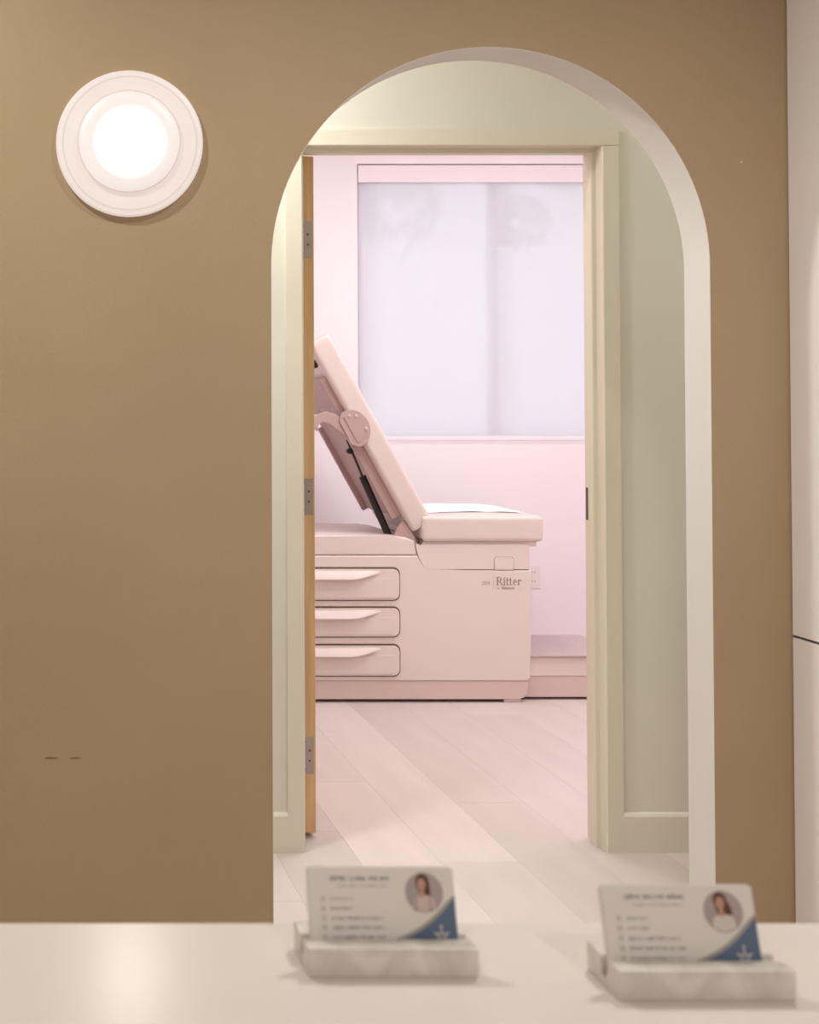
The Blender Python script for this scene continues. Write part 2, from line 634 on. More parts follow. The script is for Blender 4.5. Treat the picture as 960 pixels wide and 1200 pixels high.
for sx, xx in ((-1, DX0), (1, DX1)):
    hd = bmesh.new()
    tube(hd, [(xx, DY0 + 0.83, 1.0), (xx + sx * 0.008, DY0 + 0.83, 1.0)], 0.027, 20)
    tube(hd, [(xx + sx * 0.008, DY0 + 0.83, 1.0), (xx + sx * 0.05, DY0 + 0.83, 1.0)], 0.009, 12)
    tube(hd, [(xx + sx * 0.05, DY0 + 0.835, 1.0), (xx + sx * 0.05, DY0 + 0.72, 1.0)], 0.008, 12)
    obj('lever_handle', hd, M['steel'], door, smooth=True)

# exam room shell
WX0, WX1, WZ0, WZ1 = 1.767, 3.27, 1.136, 2.627
bm = bmesh.new()
box(bm, 0.35, WX0, YW0, YW1, 0, EZ)
box(bm, WX1, 3.75, YW0, YW1, 0, EZ)
box(bm, WX0, WX1, YW0, YW1, 0, WZ0)
box(bm, WX0, WX1, YW0, YW1, WZ1, EZ)
bmesh.ops.remove_doubles(bm, verts=bm.verts[:], dist=1e-5)
tag(obj('wall_far', bm, M['pink']), 'pink wall with the window', kind='structure')
tag(bxo('wall_exam_left', 0.35, 0.45, YD1, YW0, 0, EZ, M['pink']), kind='structure')
tag(bxo('wall_exam_right', 3.65, 3.75, YD1, YW0, 0, EZ, M['pink']), kind='structure')
tag(bxo('ceiling_exam', 0.35, 3.75, YD1, YW1, EZ, EZ + 0.1, M['ceil']), kind='structure')
bm = bmesh.new()
prism(bm, [(YW0, 0.0), (YW0 - 0.012, 0.0), (YW0 - 0.012, 0.095), (YW0 - 0.004, 0.103), (YW0, 0.103)], 0.45, 3.65, axis='X')
tag(obj('baseboard_far', bm, M['pink']), kind='structure')

# window
win = empty('window_1', ((WX0 + WX1) / 2, YW0 + 0.1, WZ0))
tag(win, 'wide white window behind a sheer shade', kind='structure')
fy0, fy1 = YW0 + 0.095, YW0 + 0.155
WM = 2.53
bm = bmesh.new()
box(bm, WX0, WX0 + 0.05, fy0, fy1, WZ0, WZ1)
box(bm, WX1 - 0.05, WX1, fy0, fy1, WZ0, WZ1)
box(bm, WX0 + 0.05, WX1 - 0.05, fy0, fy1, WZ0, WZ0 + 0.05)
box(bm, WX0 + 0.05, WX1 - 0.05, fy0, fy1, WZ1 - 0.05, WZ1)
obj('window_frame', bm, M['winframe'], win)
bxo('mullion', WM - 0.025, WM + 0.025, fy0 + 0.002, fy1 - 0.002, WZ0 + 0.05, WZ1 - 0.05, M['winframe'], win, bev=0.004)
bxo('pane', WX0 + 0.05, WM - 0.025, fy0 + 0.026, fy0 + 0.032, WZ0 + 0.05, WZ1 - 0.05, M['glass'], win)
bxo('pane', WM + 0.025, WX1 - 0.05, fy0 + 0.026, fy0 + 0.032, WZ0 + 0.05, WZ1 - 0.05, M['glass'], win)
bxo('window_sill', WX0 + 0.001, WX1 - 0.001, YW0 + 0.001, fy0, WZ0, WZ0 + 0.016, M['winframe'], win, bev=0.003)

# roller shade inside the window recess
rs = empty('roller_shade', ((WX0 + WX1) / 2, YW0 + 0.03, WZ0))
tag(rs, 'sheer white roller shade lowered over the window, with a pale pink top fascia', 'window shade')
bxo('fascia', WX0 + 0.006, WX1 - 0.006, YW0 + 0.004, YW0 + 0.012, WZ1 - 0.098, WZ1 - 0.006, M['fascia'], rs, bev=0.002)
bm = bmesh.new()
tube(bm, [(WX0 + 0.012, YW0 + 0.05, WZ1 - 0.05), (WX1 - 0.012, YW0 + 0.05, WZ1 - 0.05)], 0.022, 20)
obj('roller_tube', bm, M['whiteplastic'], rs, smooth=True)
bxo('shade_cloth', WX0 + 0.014, WX1 - 0.014, YW0 + 0.028, YW0 + 0.0288, WZ0 + 0.040, WZ1 - 0.055, M['fabric'], rs)
bxo('hem_bar', WX0 + 0.014, WX1 - 0.014, YW0 + 0.022, YW0 + 0.036, WZ0 + 0.018, WZ0 + 0.042, M['fascia'], rs, bev=0.003)

# outlet on the far wall
ou = empty('wall_outlet', (2.69, YW0, 0.37))
tag(ou, 'white electrical outlet on the pink wall behind the exam table', 'outlet')
bm = bmesh.new()
prism(bm, rrect(2.650, 2.728, 0.372, 0.492, 0.006), YW0 - 0.006, YW0, bev=0.002)
obj('cover_plate', bm, M['whiteplastic'], ou, smooth=True)
for zc in (0.456, 0.408):
    bm = bmesh.new()
    prism(bm, rrect(2.672, 2.706, zc - 0.017, zc + 0.017, 0.01), YW0 - 0.008, YW0 - 0.0055, bev=0.001)
    sk = obj('socket', bm, M['whiteplastic'], ou, smooth=True)
    bm = bmesh.new()
    box(bm, 2.681, 2.6832, YW0 - 0.0086, YW0 - 0.0076, zc - 0.004, zc + 0.006)
    box(bm, 2.6952, 2.6974, YW0 - 0.0086, YW0 - 0.0076, zc - 0.004, zc + 0.006)
    obj('slot', bm, M['gap'], sk)

# ------------------------------------------------------------------ outdoors beyond the window
tag(bxo('ground_outside', -14, 22, YW1 + 0.02, 34, -0.3, -0.1, M['ground']), kind='structure')


def tree(x, y, h, label, seed):
    rd = random.Random(seed)
    t = empty('street_tree', (x, y, -0.1))
    tag(t, label, 'tree', 'trees outside the window')
    bm = bmesh.new()
    tube(bm, [(x, y, -0.1), (x + 0.05, y, h * 0.3), (x - 0.04, y + 0.05, h * 0.6), (x, y, h * 0.9)], [0.16, 0.13, 0.09, 0.03], 10)
    for k in range(6):
        a = rd.uniform(0, 6.28)
        z0 = h * rd.uniform(0.4, 0.65)
        tube(bm, [(x, y, z0), (x + math.cos(a) * 0.7, y + math.sin(a) * 0.7, z0 + 0.8), (x + math.cos(a) * 1.2, y + math.sin(a) * 1.2, z0 + 1.5)],
             [0.05, 0.035, 0.012], 6)
    obj('trunk', bm, M['bark'], t, smooth=True)
    bm = bmesh.new()
    clumps = [(x + rd.uniform(-1.45, 1.45), y + rd.uniform(-1.2, 1.2), h * rd.uniform(0.60, 1.0), rd.uniform(0.25, 0.5)) for _ in range(20)]
    for (cx, cy, cz, r) in clumps:
        for _ in range(110):
            d = Vector((rd.gauss(0, 1), rd.gauss(0, 1), rd.gauss(0, 1))).normalized() * r * rd.uniform(0.5, 1)
            c = Vector((cx, cy, cz)) + d
            u = Vector((rd.gauss(0, 1), rd.gauss(0, 1), rd.gauss(0, 1))).normalized()
            w = u.orthogonal().normalized()
            l = rd.uniform(0.09, 0.16)
            bm.faces.new([bm.verts.new(c - u * l), bm.verts.new(c + w * l * 0.45), bm.verts.new(c + u * l), bm.verts.new(c - w * l * 0.45)])
    f = obj('foliage', bm, M['leaf'], t)
    f['kind'] = 'stuff'


for i, (x, y, h) in enumerate([(2.2, 12.0, 5.2), (6.4, 12.3, 5.0), (3.9, 18.5, 7.0)]):
    tree(x, y, h, 'leafy tree seen faintly through the sheer window shade', 30 + i)

# ------------------------------------------------------------------ tall white cabinet beside the arch wall
cab = empty('tall_cabinet', (2.05, 2.35, 0))
tag(cab, 'tall white laminate cabinet with a thin horizontal seam, built in beside the tan wall', 'cabinet')
CX = 1.722
bxo('body', CX + 0.021, 2.399, 1.70, YA0 - 0.002, 0.0, LZ - 0.002, M['laminate'], cab)
SEAM = 0.822
for (ya, yb) in ((2.298, YA0 - 0.003), (1.70, 2.295)):
    for (za, zb) in ((0.09, SEAM - 0.003), (SEAM + 0.003, LZ - 0.003)):
        bxo('door_panel', CX, CX + 0.019, ya, yb, za, zb, M['laminate'], cab, bev=0.0012, seg=1)
bxo('backing_strip', CX + 0.0195, CX + 0.0225, 1.70, YA0 - 0.003, SEAM - 0.01, SEAM + 0.01, M['gap'], cab)
bxo('toe_kick', CX + 0.02, CX + 0.0205, 1.70, YA0 - 0.003, 0.0, 0.088, M['gap'], cab)

# ------------------------------------------------------------------ reception counter
CZ = 1.000
YC1 = 0.848
ct = empty('reception_counter', (0.2, 0.5, 0))
tag(ct, 'glossy white quartz reception counter holding two business card stands', 'counter')
bxo('countertop', -1.25, 1.60, 0.28, YC1, CZ - 0.03, CZ, M['quartz'], ct, bev=0.002)
bxo('front_panel', -1.21, 1.56, YC1 - 0.06, YC1 - 0.035, 0.0, CZ - 0.03, M['desk'], ct)
for xx in (-1.21, 1.535):
    bxo('end_panel', xx, xx + 0.025, 0.32, YC1 - 0.06, 0.0, CZ - 0.03, M['desk'], ct)

# ------------------------------------------------------------------ wall sconce
SX, SZ = 0.2335, 1.929
sc = empty('wall_sconce', (SX, YA0, SZ))
tag(sc, 'round layered frosted glass wall light glowing on the tan wall', 'wall light')
bm = bmesh.new()
lathe_y(bm, [(0, 0), (0.12, 0), (0.12, -0.004), (0, -0.004)], SX, YA0, SZ, 48)
obj('mounting_plate', bm, M['lampbase'], sc, smooth=True)
bm = bmesh.new()
lathe_y(bm, [(0, -0.004), (0.158, -0.004), (0.1640, -0.008), (0.1655, -0.013), (0.162, -0.019), (0.150, -0.0215), (0, -0.0215)], SX, YA0, SZ, 96, 0.0025)
og = obj('outer_glass', bm, M['glass_o'], sc, smooth=True)
bm = bmesh.new()
lathe_y(bm, [(0.1515, -0.0213), (0.1515, -0.0225), (0.1485, -0.0225), (0.1485, -0.0213)], SX, YA0, SZ, 96, 0.0025)
obj('glass_ridge', bm, M['glass_e'], og, smooth=True)
bm = bmesh.new()
lathe_y(bm, [(0, -0.0215), (0.108, -0.0215), (0.1125, -0.024), (0.1125, -0.030), (0.107, -0.035), (0.090, -0.037), (0.0745, -0.037), (0.0735, -0.033), (0, -0.033)], SX - 0.002, YA0, SZ + 0.002, 96, 0.003)
mg = obj('middle_glass', bm, M['glass_m'], sc, smooth=True)
nt = M['glass_m'].node_tree
ps = nt.nodes['Principled BSDF']
tcn = nt.nodes.new('ShaderNodeTexCoord')
sub = nt.nodes.new('ShaderNodeVectorMath')
sub.operation = 'SUBTRACT'
sub.inputs[1].default_value = (SX, YA0 - 0.037, SZ)
ln = nt.nodes.new('ShaderNodeVectorMath')
ln.operation = 'LENGTH'
mrn = nt.nodes.new('ShaderNodeMapRange')
mrn.inputs['From Min'].default_value = 0.070
mrn.inputs['From Max'].default_value = 0.086
mrn.inputs['To Min'].default_value = 1.15
mrn.inputs['To Max'].default_value = 0.68
nt.links.new(tcn.outputs['Object'], sub.inputs[0])
nt.links.new(sub.outputs[0], ln.inputs[0])
nt.links.new(ln.outputs['Value'], mrn.inputs['Value'])
nt.links.new(mrn.outputs[0], ps.inputs['Emission Strength'])
bm = bmesh.new()
lathe_y(bm, [(0.1155, -0.0213), (0.1158, -0.0300), (0.1130, -0.0320), (0.1115, -0.0213)], SX - 0.002, YA0, SZ + 0.002, 96, 0.003)
obj('glass_ridge', bm, M['glass_e'], mg, smooth=True)
bm = bmesh.new()
lathe_y(bm, [(0, -0.033), (0.0725, -0.033), (0.0725, -0.0362), (0.0, -0.0368)], SX - 0.003, YA0, SZ + 0.003, 72)
obj('centre_glass', bm, M['glass_c'], sc, smooth=True)

# ------------------------------------------------------------------ exam table
T0, T1 = 5.79, 6.41
tb = empty('exam_table', (1.63, 6.1, 0))
tag(tb, 'cream medical exam table with raised backrest, three drawers and a pull-out step', 'exam table')
XL = 0.985
# body shell
bm = bmesh.new()
prism(bm, [(XL, 0.098), (2.262, 0.098), (2.277, 0.112), (2.287, 0.5955), (1.7985, 0.5955), (1.771, 0.6615), (XL, 0.6615)], T0, T1, bev=0.006, seg=3)
obj('body', bm, M['enamel'], tb, smooth=True)
# upper deck under the backrest
bm = bmesh.new()
prism(bm, [(XL + 0.002, 0.6635), (1.7695, 0.6635), (1.757, 0.727), (1.72, 0.742), (1.66, 0.7505), (XL + 0.03, 0.7505), (XL + 0.002, 0.725)], T0 + 0.004, T1 - 0.004, bev=0.008, seg=3)
obj('deck', bm, M['enamel'], tb, smooth=True)
# seat housing
bm = bmesh.new()
prism(bm, [(1.7735, 0.6615), (1.8005, 0.5985), (2.277, 0.5985), (2.2775, 0.706), (2.272, 0.7135), (1.765, 0.7135), (1.762, 0.70)], T0 + 0.003, T1 - 0.003, bev=0.004, seg=2)
hs = obj('seat_housing', bm, M['enamel'], tb, smooth=True)
bm = bmesh.new()
prism(bm, rrect(2.118, 2.203, 0.598, 0.654, 0.012, corners=(0, 1, 1, 0)), T0 - 0.0005, T0 + 0.006, bev=0.0015)
obj('side_cover', bm, M['enamel'], hs, smooth=True)
bm = bmesh.new()
prism(bm, rrect(2.1155, 2.2055, 0.597, 0.6565, 0.013, corners=(0, 1, 1, 0)), T0 + 0.0018, T0 + 0.006)
obj('cover_gap', bm, M['backpan'], hs)
bxo('housing_seam', 1.80, 2.275, T0 + 0.010, T0 + 0.02, 0.594, 0.600, M['gap'], tb)
# plinth and feet
bm = bmesh.new()
prism(bm, [(XL + 0.02, 0.014), (2.225, 0.014), (2.25, 0.022), (2.262, 0.045), (2.268, 0.0975), (XL + 0.012, 0.0975)], T0 + 0.004, T1 - 0.004, bev=0.004)
obj('plinth', bm, M['enamel2'], tb, smooth=True)
for fx in (1.04, 2.160):
    for fy in (T0 + 0.01, T1 - 0.09):
        bxo('foot', fx, fx + 0.078, fy, fy + 0.08, 0.0, 0.0142, M['enamel2'], tb, bev=0.003)
# drawers
DXa, DXb = 1.03, 1.684
for (za, zb) in ((0.4600, 0.6065), (0.2950, 0.4302), (0.1190, 0.2615)):
    bm = bmesh.new()
    prism(bm, rrect(DXa, DXb, za + 0.004, zb - 0.004, 0.026), T0 - 0.009, T0 + 0.002, bev=0.003, seg=2)
    dr = obj('drawer', bm, M['enamel'], tb, smooth=True)
    bm = bmesh.new()
    prism(bm, rrect(DXa - 0.0055, DXb + 0.0055, za - 0.0015, zb + 0.0035, 0.031), T0 - 0.0022, T0 + 0.002)
    obj('gap_shade', bm, M['gap_shade'], dr)  # dark plate standing in for the shaded gap around the drawer
    # slightly raised lower face panel
    bm = bmesh.new()
    prism(bm, rrect(DXa + 0.018, DXb - 0.018, za + 0.014, zb - 0.046, 0.006), T0 - 0.0130, T0 - 0.008, bev=0.0020)
    obj('face_panel', bm, M['enamel'], dr, smooth=True)
    # projecting finger pull, tapering at both ends
    bm = bmesh.new()
    rows = []
    xa, xb = 1.14, 1.60
    for i in range(31):
        u = i / 30
        x = xa + (xb - xa) * u
        e = min(u, 1 - u) * 2
        t = max(0.02, min(1, e / 0.62)) ** 0.8
        t = t * t * (3 - 2 * t)
        p = 0.002 + 0.030 * t
        zt = zb - 0.012
        hgt = 0.012 + 0.026 * t
        y0 = T0 - 0.0085
        prof = [(y0, zt), (y0 - p * 0.35, zt - 0.002), (y0 - p * 0.8, zt - hgt * 0.55), (y0 - p, zt - hgt * 0.92), (y0 - p * 0.97, zt - hgt), (y0 - p * 0.5, zt - hgt * 0.97), (y0, zt - hgt * 0.75)]
        rows.append([bm.verts.new((x, a, b)) for a, b in prof])
    for i in range(30):
        for k in range(7):
            bm.faces.new((rows[i][k], rows[i][(k + 1) % 7], rows[i + 1][(k + 1) % 7], rows[i + 1][k]))
    bm.faces.new(rows[0])
    bm.faces.new(rows[-1][::-1])
    obj('finger_pull', bm, M['enamel'], dr, smooth=True)
    bxo('catch', 1.603, 1.622, T0 - 0.0075, T0 - 0.001, za + 0.0005, za + 0.006, M['gap_shade'], dr)

# seat
bm = bmesh.new()
cushion(bm, 0.553, 0.64, 0.120, 0.022, 0.020, 16, Matrix.Translation((2.0635, 6.10, 0.722)))
obj('seat_cushion', bm, M['vinyl'], tb, smooth=True)
bxo('seat_board', 1.795, 2.312, T0 + 0.012, T1 - 0.02, 0.701, 0.7235, M['enamel'], tb, bev=0.003)

# paper sheet lying on the seat
rdp = random.Random(3)
bm = bmesh.new()
NX, NY = 26, 22
px0, px1, py0, py1 = 1.835, 2.268, 5.868, 6.345


def seat_top(x, y):
    u, v = (x - 2.0635) / 0.2765, (y - 6.10) / 0.32
    return 0.842 + 0.020 * max(0, 1 - u * u) * max(0, 1 - v * v)


lay = []
for dz in (0.0012, 0.0022):
    g = []
    for i in range(NX + 1):
        row = []
        for j in range(NY + 1):
            x = px0 + (px1 - px0) * i / NX
            y = py0 + (py1 - py0) * j / NY
            w = 0.0016 * (1 + math.sin(x * 38 + 3 * math.sin(y * 11)) * math.cos(y * 23 + x * 9))
            row.append(bm.verts.new((x, y, seat_top(x, y) + dz + w)))
        g.append(row)
    lay.append(g)
for g in lay:
    for i in range(NX):
        for j in range(NY):
            bm.faces.new((g[i][j], g[i + 1][j], g[i + 1][j + 1], g[i][j + 1]))
g0, g1 = lay
for i in range(NX):
    for j in (0, NY):
        bm.faces.new((g0[i][j], g0[i + 1][j], g1[i + 1][j], g1[i][j]))
for j in range(NY):
    for i in (0, NX):
        bm.faces.new((g0[i][j], g0[i][j + 1], g1[i][j + 1], g1[i][j]))
pa = obj('paper_sheet', bm, M['paper'], None, smooth=True)
tag(pa, 'white paper sheet lying on the seat of the exam table', 'paper')

# backrest
BR = Matrix.Translation((1.8306, 0, 0.8391)) @ Matrix.Rotation(math.radians(-28.7), 4, 'Y')


def brx(p):
    return BR @ Vector(p)


def brbox(name, x0, x1, y0, y1, z0, z1, m, parent, bev=0.0, seg=2):
    bm = bmesh.new()
    box(bm, x0, x1, y0, y1, z0, z1, bev, seg)
    bmesh.ops.transform(bm, matrix=BR, verts=bm.verts[:])
    return obj(name, bm, m, parent, smooth=bev > 0)


bm = bmesh.new()
# cushion local: length 0.975 along local Z, thickness 0.104 along local X
cm = BR @ Matrix.Translation((-0.104, 6.10, 0.4575)) @ Matrix.Rotation(math.radians(90), 4, 'Y')
cushion(bm, 0.975, 0.61, 0.104, 0.020, 0.006, 18, cm)
bc = obj('backrest_cushion', bm, M['vinyl'], tb, smooth=True)
bl = brbox('backrest_shell', -0.128, -0.100, 5.835, 6.365, 0.06, 0.565, M['backpan'], tb, 0.006)
for yy in (5.835, 6.335):
    brbox('side_rail', -0.150, -0.126, yy, yy + 0.03, 0.06, 0.52, M['backpan'], bl, 0.003)
hl = brbox('headrest_shell', -0.135, -0.100, 5.83, 6.37, 0.590, 0.780, M['backpan'], tb, 0.006)
for zz in (0.62, 0.74):
    for yy in (5.88, 6.1, 6.32):
        b2 = bmesh.new()
        tube(b2, [(-0.139, yy, zz), (-0.133, yy, zz)], 0.006, 10)
        bmesh.ops.transform(b2, matrix=BR, verts=b2.verts[:])
        obj('screw', b2, M['enamel'], hl)
b2 = bmesh.new()
tube(b2, [(-0.112, 5.86, 0.848), (-0.112, 5.89, 0.848)], 0.019, 20)
bmesh.ops.transform(b2, matrix=BR, verts=b2.verts[:])
obj('black_knob', b2, M['black'], tb, smooth=True)
# half-disc hinge plate on the near side
b2 = bmesh.new()
pp = []
for k in range(25):
    a = math.radians(-100 + 200 * k / 24)
    pp.append((-0.118 + 0.076 * math.cos(a), 0.515 + 0.088 * math.sin(a)))
pp += [(-0.155, 0.575), (-0.158, 0.455)]
prism(b2, pp, T0 - 0.004, T0 + 0.006, bev=0.002)
bmesh.ops.transform(b2, matrix=BR, verts=b2.verts[:])
hp_ = obj('hinge_plate', b2, M['backpan'], tb, smooth=True)
b2 = bmesh.new()
pp = []
for k in range(21):
    a = math.radians(-100 + 200 * k / 20)
    pp.append((-0.122 + 0.052 * math.cos(a), 0.515 + 0.066 * math.sin(a)))
prism(b2, pp, T0 - 0.008, T0 - 0.003, bev=0.002)
bmesh.ops.transform(b2, matrix=BR, verts=b2.verts[:])
obj('hinge_boss', b2, M['backpan'], hp_, smooth=True)
for (a, b) in ((-0.078, 0.56), (-0.066, 0.488), (-0.105, 0.575)):
    c = brx((a, 0, b))
    b2 = bmesh.new()
    lathe_y(b2, [(0.0075, 0.0), (0.0065, -0.004), (0, -0.005)], c.x, T0 - 0.007, c.z, 12)
    obj('bolt', b2, M['enamel2'], hp_, smooth=True)
# release lever reaching out behind the headrest
b2 = bmesh.new()
pv = [(1.445, 1.262), (1.405, 1.300), (1.360, 1.312), (1.315, 1.296), (1.292, 1.262), (1.312, 1.232), (1.322, 1.222), (1.324, 1.256), (1.345, 1.270), (1.378, 1.262), (1.420, 1.228), (1.447, 1.195), (1.468, 1.215)]
prism(b2, pv, T0 + 0.004, T0 + 0.022, bev=0.004)
obj('release_lever', b2, M['backpan'], tb, smooth=True)
# gas strut
b2 = bmesh.new()
GY = 5.89
tube(b2, [(1.668, GY, 0.742), (1.548, GY, 1.014)], 0.0165, 18)
gs = obj('gas_strut', b2, M['black'], tb, smooth=True)
b2 = bmesh.new()
tube(b2, [(1.548, GY, 1.014), (1.478, GY, 1.183)], 0.0055, 12)
obj('piston_rod', b2, M['gap'], gs, smooth=True)
b2 = bmesh.new()
tube(b2, [(1.503, GY - 0.022, 1.138), (1.503, GY + 0.02, 1.138)], 0.014, 16)
tube(b2, [(1.487, GY - 0.02, 1.130), (1.487, GY + 0.01, 1.130)], 0.013, 16)
obj('strut_clamp', b2, M['black'], gs, smooth=True)
# hinge brackets between seat and backrest
for yy in (5.815,):
    b2 = bmesh.new()
    prism(b2, [(1.672, 0.745), (1.690, 0.790), (1.712, 0.815), (1.740, 0.790), (1.765, 0.742), (1.775, 0.712), (1.70, 0.712)], yy, yy + 0.018, bev=0.003)
    obj('hinge_bracket', b2, M['backpan'], tb, smooth=True)
bxo('hinge_slot_shade', 1.780, 1.785, T0 - 0.0005, T0 + 0.03, 0.708, 0.738, M['gap_shade'], tb)  # thin dark strip drawn as the shaded slot between seat and backrest

# pull-out step with a grey tread
stp = empty('step', (2.5, 6.1, 0))
stp.parent = tb
stp.matrix_parent_inverse = tb.matrix_basis.inverted()
bxo('step_tread', 2.262, 2.742, 5.832, 6.352, 0.196, 0.206, M['tread'], stp, bev=0.003)
bxo('step_shell', 2.262, 2.735, 5.846, 6.34, 0.108, 0.194, M['enamel'], stp, bev=0.004)
bxo('step_base', 2.255, 2.728, 5.850, 6.336, 0.012, 0.108, M['enamel2'], stp, bev=0.003)
for (xx, yy) in ((2.66, 5.87), (2.66, 6.28)):
    bxo('step_foot', xx, xx + 0.05, yy, yy + 0.04, 0.0, 0.0125, M['gap'], stp)

# lettering on the table side
YT = T0 - 0.0008


def serif_word(bm, x, z, h):
    """the word in a high-contrast serif face built from stems, hairlines and bowls"""
    def R(a, b, c, d):
        box(bm, x + a * h, x + b * h, YT, YT + 0.0006, z + c * h, z + d * h)

    def arc(cx, cz, rx, rz, a0, a1, t0, t1, n=12):
        for i in range(n):
            q = []
            for aa, s in ((a0 + (a1 - a0) * i / n, 0), (a0 + (a1 - a0) * (i + 1) / n, 0), (a0 + (a1 - a0) * (i + 1) / n, 1), (a0 + (a1 - a0) * i / n, 1)):
                ar = math.radians(aa)
                th = t0 + (t1 - t0) * abs(math.cos(ar))
                ox = (rx - th * s) * math.cos(ar)
                oz = (rz - (t0 + 0.02) * s) * math.sin(ar)
                q.append(bm.verts.new((x + (cx + ox) * h, YT, z + (cz + oz) * h)))
            bm.faces.new(q)
    # R
    R(0.10, 0.25, 0, 1)
    R(0.0, 0.35, 0, 0.045)
    R(0.0, 0.12, 0.955, 1)
    R(0.24, 0.42, 0.95, 1)
    R(0.24, 0.42, 0.49, 0.54)
    arc(0.40, 0.745, 0.26, 0.255, -90, 90, 0.05, 0.15)
    for i in range(6):
        R(0.40 + i * 0.05, 0.54 + i * 0.05, 0.5 - (i + 1) * 0.083, 0.5 - i * 0.083)
    R(0.66, 0.86, 0, 0.05)
    # i
    R(0.95, 1.08, 0, 0.66)
    R(0.88, 0.97, 0.62, 0.66)
    R(0.88, 1.15, 0, 0.045)
    R(0.94, 1.09, 0.80, 0.95)
    # t t
    for t in (1.28, 1.68):
        R(t, t + 0.12, 0.06, 0.9)
        R(t - 0.10, t + 0.26, 0.61, 0.66)
        R(t + 0.02, t + 0.28, 0, 0.07)
        R(t + 0.24, t + 0.29, 0.0, 0.14)
    # e
    arc(2.30, 0.33, 0.24, 0.34, 0, 300, 0.06, 0.13, 18)
    R(2.12, 2.54, 0.34, 0.39)
    # r
    R(2.68, 2.81, 0, 0.66)
    R(2.61, 2.70, 0.62, 0.66)
    R(2.61, 2.90, 0, 0.045)
    arc(2.96, 0.46, 0.16, 0.20, 60, 180, 0.06, 0.08, 8)
    R(2.96, 3.08, 0.50, 0.64)


bm = bmesh.new()
serif_word(bm, 2.1235, 0.5285, 0.037)
obj('lettering', bm, M['logo'], tb)
bm = bmesh.new()
box(bm, 2.1105, 2.1118, YT, YT + 0.0006, 0.514, 0.573)
obj('divider_line', bm, M['logolight'], tb)
bm = text_bm('204', 0.026, (2.057, YT, 0.5295))
obj('number_print', bm, M['logolight'], tb)
bm = text_bm('by', 0.011, (2.127, YT, 0.5115))
box(bm, 2.1290, 2.1291, YT, YT + 0.0001, 0.5115, 0.5116)
obj('small_print', bm, M['logo'], tb)
bm = text_bm('Midmark', 0.0165, (2.1475, YT, 0.5108), 0.0008)
obj('small_print', bm, M['logo'], tb)

# ------------------------------------------------------------------ card holders and cards on the counter
HW, HD, HH = 0.1015, 0.042, 0.0172


def holder(x, y, label, rz):
    bm = bmesh.new()
    prof = [(0, 0), (HD, 0), (HD, HH), (0.0225, HH), (0.0225, 0.0055), (0.0140, 0.0055), (0.0140, HH), (0, HH)]
    prism(bm, prof, 0, HW, axis='X')
    bmesh.ops.bevel(bm, geom=bm.edges[:], offset=0.0010, segments=2, profile=0.5, affect='EDGES')
    o = obj('card_holder', bm, M['marble'], None, smooth=True)
    o.location = (x, y, CZ)
    o.rotation_euler = (0, 0, rz)
    tag(o, label, 'card holder')
    return o


CW, CH, CT = 0.089, 0.051, 0.00042


def flat(bm, pts, y):
    """flat print on the card face (card-local x, z)"""
    bm.faces.new([bm.verts.new((p[0], y, p[1])) for p in pts])


def circle(cx, cz, rx, rz=None, n=28, a0=0, a1=360):
    rz = rz or rx
    return [(cx + rx * math.cos(math.radians(a0 + (a1 - a0) * k / n)), cz + rz * math.sin(math.radians(a0 + (a1 - a0) * k / n))) for k in range(n if a1 - a0 == 360 else n + 1)]


def glyph_row(bm, u0, u1, v, h, rd, words=None, dens=0.78):
    """a row of tiny letter-like strokes; v measured down from the card's top edge"""
    x = u0
    while x < u1:
        n = rd.randint(3, 8)
        for _ in range(n):
            w = h * rd.uniform(0.35, 0.7)
            if x + w > u1:
                return
            z1 = CH - v + h * rd.choice((0.0, 0.0, 0.15))
            z0 = CH - v - h * rd.uniform(0.75, 1.0)
            sw = h * 0.2
            flat(bm, [(x, z0), (x + sw, z0), (x + sw, z1), (x, z1)], -0.0002)
            if rd.random() < dens:
                zz = rd.choice((z0, z1 - sw, (z0 + z1) / 2))
                flat(bm, [(x + sw, zz), (x + w, zz), (x + w, zz + sw), (x + sw, zz + sw)], -0.0002)
            if rd.random() < 0.6:
                flat(bm, [(x + w - sw, z0), (x + w, z0), (x + w, z1), (x + w - sw, z1)], -0.00021)
            x += w + h * 0.22
        x += h * 0.55


card_me = None


def blank_card():
    global card_me
    if card_me is None:
        bm = bmesh.new()
        prism(bm, rrect(0, CW, 0, CH, 0.0012, 3), 0, CT)
        card_me = bpy.data.meshes.new('business_card')
        bmesh.ops.recalc_face_normals(bm, faces=bm.faces[:])
        bm.to_mesh(card_me)
        bm.free()
        card_me.materials.append(M['card'])
    o = bpy.data.objects.new('business_card', card_me)
    C.objects.link(o)
    return o


def printed(card, name, bm, m):
    me = bpy.data.meshes.new(name)
    bm.to_mesh(me)
    bm.free()
    me.materials.append(m)
    o = bpy.data.objects.new(name, me)
    C.objects.link(o)
    o.parent = card
    return o


